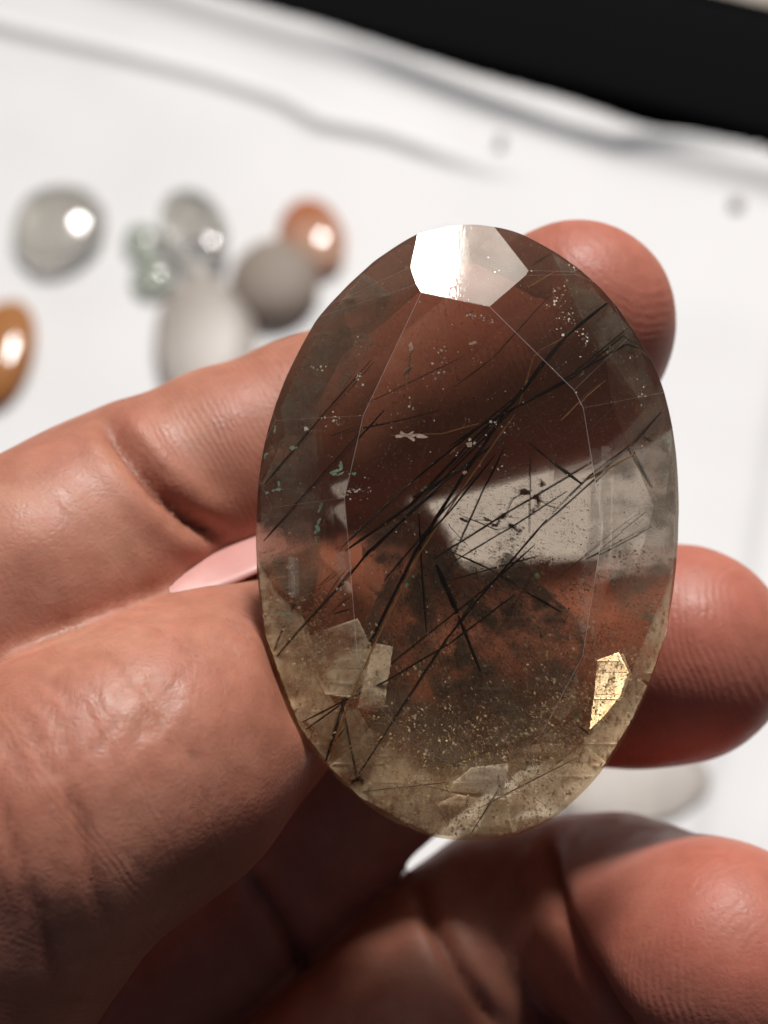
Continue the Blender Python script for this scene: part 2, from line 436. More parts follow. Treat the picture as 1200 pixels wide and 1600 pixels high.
# ------------------------------------------------------------------ the stone
def glass_mat(name, up, low, rough=0.015, scatter=0.0, haze=0.0, ior=1.54, dens=0.0, vcol=(.8,.6,.4), worn=True, extent=0.02, glow_haze=0.0, clear=0.0):
    b = N(name); b.t.nodes.remove(b.p)
    co = b.coord('Object')
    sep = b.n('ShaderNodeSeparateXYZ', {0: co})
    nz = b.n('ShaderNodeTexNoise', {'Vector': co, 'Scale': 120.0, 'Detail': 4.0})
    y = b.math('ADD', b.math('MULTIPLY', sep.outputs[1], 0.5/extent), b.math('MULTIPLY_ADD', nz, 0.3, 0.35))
    col = b.ramp(y, [(0.2, low), (0.5, up)])  # warm lower tint puts the glow of the lower end into the colour
    fine = b.n('ShaderNodeTexNoise', {'Vector': co, 'Scale': 2600.0, 'Detail': 2.0})
    sc_m = b.n('ShaderNodeMapping', {'Vector': co, 'Rotation': (0, 0, 0.9), 'Scale': (1, 0.035, 1)})
    scr = b.n('ShaderNodeTexNoise', {'Vector': sc_m, 'Scale': 5200.0, 'Detail': 3.0})
    scm = b.ramp(b.n('ShaderNodeTexNoise', {'Vector': co, 'Scale': 170.0, 'Detail': 2.0}), [(0.5, (0,)*3), (0.68, (1,)*3)])
    h = b.math('MULTIPLY', b.math('MULTIPLY', scr, scm), 0.0000035)
    bp = b.n('ShaderNodeBump', {'Height': h, 'Distance': 1.0, 'Strength': 1.0})
    ns0 = b.n('ShaderNodeSeparateXYZ', {0: b.coord('Normal')})
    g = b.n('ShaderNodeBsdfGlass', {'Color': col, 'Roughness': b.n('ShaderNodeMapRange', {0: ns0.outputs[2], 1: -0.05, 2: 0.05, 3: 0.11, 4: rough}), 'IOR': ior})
    if worn: b.set(g, 'Normal', bp)
    sh = g
    if haze:
        hcol = b.ramp(y, [(0.25, (0.98, 0.76, 0.45)), (0.5, (0.62, 0.52, 0.43))])
        d = b.n('ShaderNodeBsdfTranslucent', {'Color': hcol})
        d2 = b.n('ShaderNodeBsdfDiffuse', {'Color': hcol})
        dd = b.n('ShaderNodeMixShader', {0: 0.3, 1: d, 2: d2})
        pat = b.n('ShaderNodeTexNoise', {'Vector': co, 'Scale': 1500.0, 'Detail': 7.0, 'Roughness': 0.85})
        xx = b.math('MULTIPLY', sep.outputs[0], 1/0.0136); yy = b.math('MULTIPLY', sep.outputs[1], 1/0.0199)
        rr = b.math('SQRT', b.math('ADD', b.math('MULTIPLY', xx, xx), b.math('MULTIPLY', yy, yy)))
        rr0 = b.ramp(rr, [(0.45, (0,)*3), (0.85, (1,)*3)])
        rr = b.math('ADD', rr, b.math('MULTIPLY_ADD', nz, 0.5, -0.25))
        f = b.math('MULTIPLY', b.ramp(pat, [(0.42, (0.25,)*3), (0.60, (1.1,)*3)]), haze)
        if glow_haze: 
            zone = b.math('MULTIPLY', b.ramp(rr, [(0.55, (0,)*3), (0.8, (1,)*3)]), b.ramp(y, [(0.2, (1,)*3), (0.42, (0,)*3)]))  # thicker yellow haze low on the rim imitates light glowing there
            f = b.math('MULTIPLY', f, b.math('MULTIPLY_ADD', zone, glow_haze, 1.0))
            nsep = b.n('ShaderNodeSeparateXYZ', {0: b.coord('Normal')})
            f = b.math('MULTIPLY', f, b.n('ShaderNodeMapRange', {0: nsep.outputs[2], 1: -0.05, 2: 0.05, 3: 1.0, 4: 0.6}))
        sh = b.n('ShaderNodeMixShader', {0: f, 1: g, 2: dd})
    if clear:
        tp_ = b.n('ShaderNodeBsdfTransparent', {'Color': col})
        sh = b.n('ShaderNodeMixShader', {0: b.n('ShaderNodeMapRange', {0: sep.outputs[1], 1: -0.013, 2: 0.006, 3: clear*2.7, 4: clear*0.8}), 1: sh, 2: tp_})
    b.t.links.new(sh.outputs[0], b.out.inputs['Surface'])
    if dens:
        vy = b.math('MULTIPLY', sep.outputs[1], 0.5/extent); vy = b.math('ADD', vy, 0.5)
        vz = b.math('MULTIPLY', rr0, b.ramp(vy, [(0.12, (1,)*3), (0.40, (0,)*3)]))
        v1 = b.n('ShaderNodeVolumeAbsorption', {'Color': (*vcol, 1), 'Density': b.n('ShaderNodeMapRange', {0: vy, 1: 0.1, 2: 0.55, 3: dens*0.35, 4: dens})})
        v2 = b.n('ShaderNodeVolumeScatter', {'Color': (0.97, 0.86, 0.68, 1), 'Density': b.math('MULTIPLY_ADD', vz, scatter*3, scatter), 'Anisotropy': 0.1})
        v = b.n('ShaderNodeAddShader', {0: v1, 1: v2})
        b.t.links.new(v.outputs[0], b.out.inputs['Volume'])
    return b.m

def cut_stone(name, outline, planes, zt, zb, mat, bevel=0.00006, edge_mat=None):
    bm = bmesh.new()
    n = len(outline)
    bot = [bm.verts.new((x, y, zb)) for x, y in outline]; top = [bm.verts.new((x, y, zt)) for x, y in outline]
    bm.faces.new(bot[::-1]); bm.faces.new(top)
    for i in range(n): bm.faces.new((bot[i], bot[(i+1) % n], top[(i+1) % n], top[i]))
    for nn, d in planes:
        nv = Vector(nn); ln = nv.length; co = nv/ln*(d/ln)
        r = bmesh.ops.bisect_plane(bm, geom=bm.verts[:]+bm.edges[:]+bm.faces[:], dist=1e-5, plane_co=co, plane_no=nv/ln, clear_outer=True)
        ed = [e for e in r['geom_cut'] if isinstance(e, bmesh.types.BMEdge)]
        if ed:
            try: bmesh.ops.edgenet_fill(bm, edges=[e for e in ed if e.is_boundary])
            except Exception: pass
    bmesh.ops.remove_doubles(bm, verts=bm.verts[:], dist=0.02)
    bmesh.ops.dissolve_degenerate(bm, dist=0.01, edges=bm.edges[:])
    bmesh.ops.recalc_face_normals(bm, faces=bm.faces[:])
    bmesh.ops.scale(bm, vec=(0.001,)*3, verts=bm.verts[:])
    lay = bm.edges.layers.float.new('bevel_weight_edge')
    for e in bm.edges:
        if len(e.link_faces) == 2:
            up = all(f.normal.z > 0.3 for f in e.link_faces); a_ = e.calc_face_angle(0)
            if a_ > D(5): e[lay] = (0.8 if max(f.normal.z for f in e.link_faces) > 0.99 else 0.18) if up else 0.3
    me = bpy.data.meshes.new(name); bm.to_mesh(me); bm.free()
    me.materials.append(mat)
    if edge_mat: me.materials.append(edge_mat)
    o = bpy.data.objects.new(name, me); COL.objects.link(o)
    if bevel:
        bv = o.modifiers.new('edge', 'BEVEL'); bv.width = bevel; bv.segments = 1; bv.limit_method = 'WEIGHT'; bv.material = 1 if edge_mat else -1
    return o
def smooth_outline(pts, n):
    pts = np.array(pts); m = len(pts); out = []
    for i in range(m):
        p0, p1, p2, p3 = pts[i-1], pts[i], pts[(i+1) % m], pts[(i+2) % m]
        for j in range(n):
            t = j/n
            out.append(0.5*((2*p1)+(-p0+p2)*t+(2*p0-5*p1+4*p2-p3)*t*t+(-p0+3*p1-3*p2+p3)*t**3))
    return out
QUARTZ = glass_mat('smoky_quartz', (0.77, 0.715, 0.65), (1.0, 0.92, 0.78), haze=0.075, dens=42.0, scatter=11.0, vcol=(0.60, 0.50, 0.40), glow_haze=5.0, clear=0.28)
stone = bpy.data.objects.new('oval_gemstone', None); COL.objects.link(stone)
stone.matrix_world = Matrix.Translation(W(V(SC[0], SC[1], Z0))) @ R3.to_4x4()
tag(stone, 'large oval faceted smoky quartz with black needles inside, held in the fingers', 'gemstone')
WB = N('worn_facet_edge'); WB.t.nodes.remove(WB.p)
_g = WB.n('ShaderNodeBsdfGlass', {'Color': (0.95, 0.92, 0.88, 1), 'Roughness': 0.35, 'IOR': 1.54})
_d = WB.n('ShaderNodeBsdfDiffuse', {'Color': (0.75, 0.72, 0.70, 1)})
_z = WB.n('ShaderNodeTexNoise', {'Vector': WB.coord(), 'Scale': 1500.0, 'Detail': 3.0})
_m = WB.n('ShaderNodeMixShader', {0: WB.math('MULTIPLY', _z, 0.6), 1: _g, 2: _d}); WB.t.links.new(_m.outputs[0], WB.out.inputs['Surface'])
WORN = WB.m
girdle = [(x*(1+k_), y*(1+k_)) for (x, y), k_ in ((p, 0.0022*mnoise.noise(Vector((p[0]*.9, p[1]*.9, 2))) - max(0, rng.normal()-1.9)*0.008) for p in smooth_outline(OUTL, 6))]
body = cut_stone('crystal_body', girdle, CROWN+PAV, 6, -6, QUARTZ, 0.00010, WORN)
body.parent = stone
# lightly scuffed top facet; an added gloss layer imitates its dim reflection
SC_ = N('scuffed_sheen_facet'); SC_.t.nodes.remove(SC_.p)
_c = SC_.coord(); _mp = SC_.n('ShaderNodeMapping', {'Vector': _c, 'Rotation': (0, 0, 1.2), 'Scale': (1, 0.05, 1)})
_s = SC_.n('ShaderNodeTexNoise', {'Vector': _mp, 'Scale': 5000.0, 'Detail': 4.0})
_b = SC_.n('ShaderNodeBump', {'Height': SC_.math('MULTIPLY', _s, 0.0000012), 'Distance': 1.0})
_g1 = SC_.n('ShaderNodeBsdfGlass', {'Color': (0.86, 0.82, 0.78, 1), 'Roughness': 0.01, 'IOR': 1.54, 'Normal': _b})
_g2 = SC_.n('ShaderNodeBsdfGlossy', {'Color': (0.7, 0.66, 0.6, 1), 'Roughness': 0.42})
_w = SC_.n('ShaderNodeTexNoise', {'Vector': _c, 'Scale': 300.0, 'Detail': 5.0})
_x2 = SC_.n('ShaderNodeMixShader', {0: SC_.math('MULTIPLY_ADD', _w, 0.08, 0.02), 1: _g1, 2: _g2}); SC_.t.links.new(_x2.outputs[0], SC_.out.inputs['Surface'])
body.data.materials.append(SC_.m)
for p_ in body.data.polygons:
    if p_.normal.dot(_n) > 0.9995: p_.material_index = 2

# inclusions
def crown_z(x, y):
    return min((d - n[0]*x - n[1]*y)/n[2] for n, d in CROWN)
def back_z(x, y):
    return max((d - n[0]*x - n[1]*y)/n[2] for n, d in PAV)
def inside(px, py, frac):
    x, y = st(px, py)
    for _ in range(60):                        # pull in anything that would poke out of the girdle
        if all(math.cos(a)*x+math.sin(a)*y < supp(a)-0.22 for a in np.linspace(0, 2*math.pi, 24, endpoint=False)): break
        x *= 0.99; y *= 0.99
    zt = crown_z(x, y)-0.15; zb = back_z(x, y)+0.15
    return Vector((x, y, zt+(zb-zt)*frac))
def plain(name, col, rough=0.5, metal=0.0):
    b = N(name); b.p.inputs['Base Color'].default_value = (*col, 1); b.p.inputs['Roughness'].default_value = rough
    b.p.inputs['Metallic'].default_value = metal
    nz = b.n('ShaderNodeTexNoise', {'Vector': b.coord(), 'Scale': 3000.0})
    b.set(b.p, 'Base Color', b.mix(nz.outputs[0], (*[c*0.7 for c in col], 1), (*[min(1, c*1.3) for c in col], 1)))
    return b.m
M_BLK = plain('black_needle', (0.008, 0.007, 0.007), 0.35)
M_GOLD = plain('golden_needle', (0.75, 0.45, 0.20), 0.3, 0.6)
M_BRN = plain('brown_needle', (0.09, 0.035, 0.025), 0.5)
M_TAN = plain('tan_flake', (0.62, 0.45, 0.34), 0.5)
M_GRN = plain('green_fleck', (0.27, 0.38, 0.25), 0.5)
M_RUST = plain('rust_chip', (0.16, 0.06, 0.045), 0.5)
NEED = [
 ([(414,845),(555,695),(600,645)],3,.25,'k'), ([(415,757),(585,570)],3,.2,'k'),
 ([(957,460),(880,528),(800,630),(735,690),(640,790),(540,860)],4.6,.3,'k'), ([(952,468),(860,548),(790,640),(700,735)],3,.36,'k'),
 ([(1007,527),(970,527),(885,598),(740,672),(700,700)],3,.2,'k'), ([(1009,534),(975,540),(905,583),(800,640),(650,790)],3,.24,'k'),
 ([(985,507),(905,575),(860,612)],2.4,.15,'k'), ([(1030,645),(977,700),(915,745),(860,800)],3.6,.25,'k'),
 ([(848,811),(741,936),(693,997),(612,1120)],3.6,.2,'k'), ([(947,728),(870,797),(838,826)],3,.25,'k'),
 ([(790,640),(720,745),(648,860),(576,1005),(540,1087),(507,1192)],5.4,.32,'k'), ([(800,650),(735,742),(655,862),(583,1007),(547,1090),(512,1192)],2.6,.30,'g'),
 ([(537,1100),(558,1214)],3,.2,'k'), ([(560,1209),(687,1010),(745,925)],2.6,.3,'k'),
 ([(469,1129),(535,1092),(600,1059),(700,1000),(800,925)],3,.22,'k'), ([(478,1139),(532,1098),(635,1012),(745,925),(830,850)],3,.27,'k'),
 ([(432,1027),(480,971),(535,914),(576,860),(680,765)],3.6,.22,'k'), ([(427,1015),(446,976)],3,.2,'k'), ([(457,953),(463,941)],3,.2,'k'),
 ([(504,913),(535,890)],2.6,.3,'k'), ([(520,956),(550,928)],2.4,.3,'k'), ([(524,957),(553,948)],3,.3,'k'),
 ([(653,800),(657,880),(665,985)],3,.3,'k'), ([(680,880),(700,927),(712,955)],8.5,.25,'k'), ([(713,958),(730,1000),(748,1045)],5,.3,'k'),
 ([(817,922),(873,954)],4,.3,'k'), ([(757,885),(817,922)],2.2,.34,'b'), ([(908,872),(1010,823)],3,.2,'k'), ([(785,1211),(734,1308)],2.4,.15,'k'),
 ([(977,702),(1013,762)],4.6,.3,'k'), ([(1000,684),(1016,691)],3,.2,'k'), ([(987,710),(935,737),(898,757)],2.6,.2,'g'),
 ([(828,420),(864,388)],2.4,.3,'k'), ([(820,456),(862,430)],3,.15,'g'), ([(853,720),(901,757)],6,.3,'k'), ([(821,693),(853,720)],3.2,.34,'k'),
 ([(784,701),(750,770),(707,867)],3,.2,'k'), ([(675,872),(780,806),(880,747),(925,720)],3.4,.3,'k'), ([(707,875),(800,820),(880,768)],2.6,.35,'k'),
 ([(690,907),(800,877),(837,867)],2.4,.3,'k'), ([(704,861),(757,885),(805,912)],2.8,.36,'k'), ([(824,712),(824,832)],2.2,.4,'b'),
 ([(739,883),(749,917)],3,.2,'g'), ([(640,797),(693,752),(789,680)],4.6,.3,'k'), ([(645,777),(728,728)],6,.34,'k'), ([(640,755),(720,690),(800,625)],3.4,.4,'k'),
 ([(532,857),(600,792),(690,712)],3.4,.3,'k'), ([(582,860),(640,800),(690,762)],3.4,.36,'k'), ([(521,684),(560,673),(610,662),(688,642)],2.4,.3,'k'),
 ([(610,684),(690,680),(745,664)],2.2,.15,'g'), ([(656,846),(700,800),(770,712)],3,.28,'k'), ([(600,905),(690,800),(740,745)],3,.45,'k'),
 ([(566,1109),(618,1107)],1.8,.2,'b'), ([(560,1240),(700,1215)],1.6,.2,'b'), ([(520,1160),(540,1135)],2.2,.3,'k'), ([(700,712),(720,688)],2.4,.2,'g'),
 ([(760,1010),(840,880)],1.8,.5,'b'), ([(805,640),(830,560),(900,520)],1.6,.4,'g'), ([(870,660),(905,625),(935,600)],1.6,.3,'g'),
 ([(745,1260),(900,1180)],1.8,.4,'b'), ([(620,820),(540,900),(500,960)],2.2,.5,'b'), ([(860,905),(930,850),(1000,800)],1.8,.4,'b'),
 ([(548,1218),(570,1216)],4,.2,'k'), ([(546,1228),(563,1210),(567,1224)],3.5,.2,'k'), ([(705,610),(770,560),(850,470)],1.8,.5,'b'),
 ([(700,1190),(850,1140),(905,1100)],2,.45,'b'), ([(560,640),(720,560)],1.5,.5,'b'), ([(900,1130),(918,1145)],4,.3,'k'),
]
def tube(name, pts, r0, mat, parent, sides=5):
    vs = []; fs = []; n = len(pts)
    for i, p in enumerate(pts):
        d = (pts[min(i+1, n-1)]-pts[max(i-1, 0)]).normalized(); a = d.orthogonal().normalized(); b_ = d.cross(a)
        r = r0*(0.55 if i in (0, n-1) else 1)*(1+0.12*math.sin(i*2.3))
        for k in range(sides):
            t = 2*math.pi*k/sides; vs.append(p + (a*math.cos(t)+b_*math.sin(t))*r)
    for i in range(n-1):
        for k in range(sides):
            k2 = (k+1) % sides; fs.append((i*sides+k, i*sides+k2, (i+1)*sides+k2, (i+1)*sides+k))
    fs.append(tuple(range(sides))[::-1]); fs.append(tuple((n-1)*sides+k for k in range(sides)))
    return mesh_obj(name, vs, fs, mat, parent)
for pl, wpx, fr, c in NEED:
    fr *= 0.5; f0, f1 = fr, min(0.85, max(0.06, fr + random.uniform(-.08, .10 if max(p[1] for p in pl) > 950 else .25)))
    raw = [inside(x, y, f0+(f1-f0)*i/(len(pl)-1)) for i, (x, y) in enumerate(pl)]
    pts = []
    for i in range(len(raw)-1):
        m_ = max(2, int((raw[i+1]-raw[i]).length/1.2))
        for j in range(m_):
            p = raw[i].lerp(raw[i+1], j/m_)
            p = p + Vector((random.uniform(-1, 1), random.uniform(-1, 1), 0))*0.012
            p.z = min(p.z, crown_z(p.x, p.y)-0.12); p.z = max(p.z, back_z(p.x, p.y)+0.12)
            pts.append(p)
    pts.append(raw[-1])
    pts = [p*0.001 for p in pts]
    tube('needle', pts, wpx*MMP*0.52e-3, {'k': M_BLK, 'g': M_GOLD, 'b': M_BRN}[c], stone)

def flake_mesh(cx, cy, frac, rx, ry, rot, spikes, vs, fs):
    surf = frac is None; c = inside(cx, cy, 0.0 if surf else frac)
    n = spikes; tilt = Vector((random.uniform(-.5, .5), random.uniform(-.5, .5)))
    base = len(vs); ring = []
    for k in range(n):
        a = 2*math.pi*k/n; r = random.uniform(0.45, 1.15)
        x = math.cos(a)*rx*r; y = math.sin(a)*ry*r
        X = x*math.cos(rot)-y*math.sin(rot); Y = x*math.sin(rot)+y*math.cos(rot)
        ring.append(c+Vector((X, Y, X*tilt.x+Y*tilt.y)))
    if surf:
        for p in ring: p.z = crown_z(p.x, p.y) + 0.012
    vs += [p*0.001 for p in ring]; vs += [(p+Vector((0, 0, -0.035)))*0.001 for p in ring]
    fs.append(tuple(base+k for k in range(n))); fs.append(tuple(base+n+k for k in range(n))[::-1])
    for k in range(n): fs.append((base+k, base+n+k, base+n+(k+1) % n, base+(k+1) % n))
def flake(name, mat, cx, cy, frac, rx, ry, rot, spikes):
    vs, fs = [], []; m_ = max(rx, ry)/MMP
    for q_ in range(5):
        t = random.uniform(-.7, .7); lx, ly = (t*rx, random.gauss(0, .25)*ry) if rx > ry else (random.gauss(0, .25)*rx, t*ry)
        X = (lx*math.cos(rot)-ly*math.sin(rot))/MMP; Y = (lx*math.sin(rot)+ly*math.cos(rot))/MMP; g_ = random.uniform(.25, .6)
        flake_mesh(cx+X, cy-Y, frac, max(rx*g_, .06), max(ry*g_, .06), rot+random.gauss(0, .4), spikes, vs, fs)
    if 0: pass
    return mesh_obj(name, vs, fs, mat, stone)
for (x, y, rx, ry, rot) in [(460,700,8,6,.3),(431,670,3,9,0),(528,738,12,5,.2),(553,742,10,5,-.3),(534,728,6,9,0),(432,766,12,6,.4),(420,770,7,3,0),(438,757,4,6,0),(498,822,8,17,-.25),(504,790,4,14,-.2),
        (496,846,3,9,0),(638,908,8,11,.3),(642,898,6,5,0),(830,892,10,13,.1),(1042,690,5,14,.1),(901,588,3,9,-.2),(443,958,9,5,.3),(455,957,7,5,-.4),(452,968,5,4,0),(895,1112,8,11,.5),(1008,985,2.5,7,0),
        (530,742,18,3,0),(412,712,5,9,0),(660,765,9,5,.8)]:
    flake('green_fleck', M_GRN, x, y, None if x < 560 or x > 1000 else .1, rx*MMP*.78, ry*MMP*.78, rot, 8)
for (x, y, rx, ry, rot) in [(636,590,5,44,-.2),(640,684,30,6,.05),(731,697,10,9,.3),(641,550,6,7,0),(735,545,7,4,0),(772,880,4,8,0),(722,742,5,5,0)]:
    flake('tan_flake', M_TAN, x, y, None if rx*ry < 200 else .08, rx*MMP, ry*MMP, rot, 10)
for (x, y, rx, ry, rot) in [(822,765,13,9,.3),(836,778,12,8,-.5),(845,753,6,9,.2),(790,806,14,9,.2),(772,820,12,4,.3),(800,822,8,8,.9),(722,812,8,5,-.4),(812,828,9,4,.5),(832,798,5,7,0),(760,812,10,4,-.2),(838,790,4,6,0)]:
    flake('rust_chip', M_RUST, x, y, .42, rx*MMP, ry*MMP, rot, 9)
for pl in [[(722,806),(745,815),(775,828),(800,820)],[(790,800),(797,782),(815,770)],[(830,765),(800,778),(790,800)],[(838,778),(855,790),(873,795)],[(800,822),(812,835)],[(760,812),(722,812)],[(700,820),(730,852)],[(712,840),(702,850)]]:
    tube('rust_vein', [inside(x, y, .42)*0.001 for x, y in pl], 0.00005, M_RUST, stone, 4)

# cloudy zones: thousands of minute crystal grains scattered through the stone
def grains(name, n, prob, smin_, smax, mat, depth=(0.05, 0.95)):
    m = n*10
    a = rng.random(m)*2*np.pi; q = np.sqrt(rng.random(m))
    ph = np.linspace(0, 2*np.pi, 72, endpoint=False); hs = np.array([supp(t) for t in ph])
    x = q*np.cos(a)*13.6; y = q*np.sin(a)*20
    ok = np.ones(m, bool)
    for t, h_ in zip(ph, hs): ok &= (np.cos(t)*x+np.sin(t)*y < h_-0.25)
    ok &= rng.random(m) < prob(x/13.6, y/19.9, x, y)
    x = x[ok][:n]; y = y[ok][:n]; k = len(x)
    zt = np.min([(d-n_[0]*x-n_[1]*y)/n_[2] for n_, d in CROWN], 0)-0.1; zb = np.max([(d-n_[0]*x-n_[1]*y)/n_[2] for n_, d in PAV], 0)+0.1
    z = zt+(zb-zt)*(depth[0]+(depth[1]-depth[0])*rng.random(k))
    c = np.stack([x, y, z], 1); u = rng.normal(size=(k, 3)); u /= np.linalg.norm(u, axis=1)[:, None]
    w_ = np.cross(u, rng.normal(size=(k, 3))); w_ /= np.linalg.norm(w_, axis=1)[:, None]
    r = (smin_+(smax-smin_)*rng.random(k)**2.5)[:, None]
    vs = np.stack([c+u*r, c+w_*r*0.7, c-u*r*0.8, c-w_*r*0.6], 1).reshape(-1, 3)*0.001
    me = bpy.data.meshes.new(name); me.vertices.add(4*k); me.vertices.foreach_set('co', vs.astype(np.float32).ravel())
    me.loops.add(4*k); me.loops.foreach_set('vertex_index', np.arange(4*k, dtype=np.int32))
    me.polygons.add(k); me.polygons.foreach_set('loop_start', np.arange(0, 4*k, 4, dtype=np.int32)); me.update(calc_edges=True)
    me.materials.append(mat); o = bpy.data.objects.new(name, me); COL.objects.link(o); o.parent = stone; o['kind'] = 'stuff'
def nz3(x, y, s, o=0): return np.array([mnoise.noise(Vector((a*s, b_*s, o))) for a, b_ in zip(x, y)])
def grain_mat(name, c1, c2, rough=0.4):
    b = N(name); t = b.n('ShaderNodeTexNoise', {'Vector': b.coord(), 'Scale': 900.0, 'Detail': 2.0})
    col = b.ramp(t, [(0.35, c1), (0.65, c2)]); b.set(b.p, 'Base Color', col); b.p.inputs['Roughness'].default_value = rough
    tl = b.n('ShaderNodeBsdfTranslucent', {'Color': col}); mx = b.n('ShaderNodeMixShader', {0: 0.4, 1: b.p, 2: tl})
    b.t.links.new(mx.outputs[0], b.out.inputs['Surface']); return b.m
def ledge_patch(name, poly, frac, mat, tiltn, dst=0.055):
    # added patch imitating light and shade in the stone: narrow ledges tilted sunward
    P_ = [st(*p) for p in poly]; y0, y1 = min(p[1] for p in P_), max(p[1] for p in P_); vs = []; fs = []
    n = Vector(tiltn).normalized(); y = y0
    while y < y1:
        ya, yb = y, min(y+dst, y1); q = list(P_)
        for lim, sg in ((ya, 1), (yb, -1)):
            o_ = []
            for i in range(len(q)):
                a, b_ = q[i-1], q[i]; fa, fb = (a[1]-lim)*sg, (b_[1]-lim)*sg
                if (fa < 0) != (fb < 0): t = fa/(fa-fb); o_.append((a[0]+(b_[0]-a[0])*t, lim))
                if fb >= 0: o_.append(b_)
            q = o_
            if len(q) < 3: break
        if len(q) >= 3:
            xm = sum(p[0] for p in q)/len(q); ym = (ya+yb)/2
            zt, zb = crown_z(xm, ym), back_z(xm, ym); zc = zt+(zb-zt)*frac
            f = []
            for p in q:
                jx = p[0]+0.05*mnoise.noise(Vector((p[0], p[1], 3))*3)
                z = zc-(n.x*(p[0]-xm)*0.3+n.y*(p[1]-ym))/n.z
                z = min(max(z, back_z(*p)+.08), crown_z(*p)-.08); f.append(len(vs)); vs.append((jx*1e-3, p[1]*1e-3, z*1e-3))
            fs.append(tuple(f))
        y += dst
    if fs: return mesh_obj(name, vs, fs, mat, stone)
def patch_mat(name, c1, c2, alpha, rough=0.35, metal=0.0, lo=0.40, hi=0.55):
    b = N(name); co = b.coord(); t = b.n('ShaderNodeTexNoise', {'Vector': co, 'Scale': 700.0, 'Detail': 6.0, 'Roughness': 0.75})
    b.set(b.p, 'Base Color', b.ramp(t, [(0.35, c1), (0.6, c2)])); b.p.inputs['Roughness'].default_value = rough; b.p.inputs['Metallic'].default_value = metal
    t2 = b.n('ShaderNodeTexNoise', {'Vector': co, 'Scale': 420.0, 'Detail': 3.0})
    al = b.math('MULTIPLY', b.ramp(t, [(lo, (0.35,)*3), (hi, (1,)*3)]), alpha)
    if not metal: al = b.math('MULTIPLY', al, b.ramp(t2, [(0.42, (0.25,)*3), (0.56, (1,)*3)]))
    b.set(b.p, 'Alpha', al); return b.m
TN = (0.06, 0.62, 0.78)
F_CREAM = patch_mat('cream_lit_patch', (0.95, 0.74, 0.50), (1.0, 0.93, 0.78), 0.7)  # cream and peach patches painted in as facets catching the light
F_PEACH = patch_mat('peach_lit_patch', (0.97, 0.74, 0.54), (1.0, 0.89, 0.72), 0.75)
F_PALE = patch_mat('pale_lit_patch', (0.72, 0.72, 0.74), (0.95, 0.95, 0.97), 0.6)  # pale strips stand in for table light refracted through the stone
F_GOLD = patch_mat('golden_glint_patch', (1.0, 0.80, 0.50), (1.0, 0.92, 0.72), 0.95, 0.33, 0.9, 0.3, 0.42)  # metallic ledges added in place of a back facet's golden sun glint
for poly, fr_, m_ in (([(482,990),(560,962),(582,1010),(575,1060),(560,1085),(510,1080),(488,1040)], .12, F_CREAM),
    ([(585,1000),(614,1005),(608,1045),(600,1100),(560,1100),(572,1050)], .12, F_PEACH),
    ([(705,1215),(735,1190),(790,1185),(784,1240),(765,1247),(740,1225)], .12, F_PALE),
    ([(680,1250),(715,1235),(758,1245),(740,1290),(700,1282)], .12, F_PEACH),
    ([(500,1095),(560,1110),(600,1180),(640,1240),(600,1262),(545,1215),(500,1150)], .5, F_PEACH),
    ([(800,1215),(860,1190),(900,1205),(850,1262),(800,1280)], .5, F_CREAM),
    ([(425,960),(470,950),(490,1050),(505,1110),(540,1180),(500,1170),(455,1100),(430,1030)], .45, F_PEACH),
    ([(610,1200),(690,1190),(710,1235),(680,1260),(700,1295),(640,1280),(600,1250)], .55, F_PEACH),
    ([(760,1250),(800,1240),(840,1275),(790,1298),(745,1300)], .4, F_CREAM),
    ([(840,1120),(885,1135),(925,1140),(900,1190),(850,1185),(800,1205)], .6, F_CREAM),
    ([(875,1055),(905,1045),(900,1100),(880,1130),(850,1110)], .5, F_PEACH),
    ([(958,1150),(1000,1050),(1030,980),(1030,1010),(985,1110),(940,1180),(900,1220),(890,1210)], .5, F_CREAM),
    ([(922,700),(938,700),(936,850),(925,930),(912,1000),(900,985),(905,900),(918,830)], .5, F_PALE),
    ([(455,870),(466,870),(468,935),(456,930)], .3, F_PALE), ([(532,860),(548,860),(552,925),(540,918)], .3, F_PALE),
    ([(932,1030),(965,1018),(980,1050),(968,1085),(945,1115),(920,1138),(926,1090)], .3, F_GOLD)):
    ledge_patch('lit_patch', poly, fr_, m_, TN)
F_GLOW = patch_mat('honey_glow_veil', (1.0, 0.74, 0.50), (1.0, 0.91, 0.73), 0.85, lo=0.3, hi=0.5)  # honey sheets added along the lower rim to imitate its glow
F_UMB = patch_mat('umber_shade_veil', (0.13, 0.095, 0.08), (0.30, 0.22, 0.175), 0.95, rough=0.6, lo=0.3, hi=0.55)  # dark sheets added over the middle, imitating the shaded finger behind
F_OLV = patch_mat('olive_shade_veil', (0.20, 0.175, 0.14), (0.42, 0.38, 0.31), 0.80, rough=0.5, lo=0.35, hi=0.6)  # dull sheets added at the rims, painting in their dim refraction
for poly in ([(945,700),(1000,640),(1035,640),(1052,760),(1052,880),(1020,975),(960,950),(940,860)], [(410,760),(450,680),(500,660),(512,760),(505,900),(470,950),(408,880)],
    [(440,640),(500,520),(570,430),(620,470),(600,540),(540,620),(500,660),(450,680)], [(860,395),(905,430),(985,520),(1035,640),(1000,640),(940,560),(900,500)]):
    ledge_patch('glow_shade_veil', poly, .35, F_OLV, TN, 0.08)
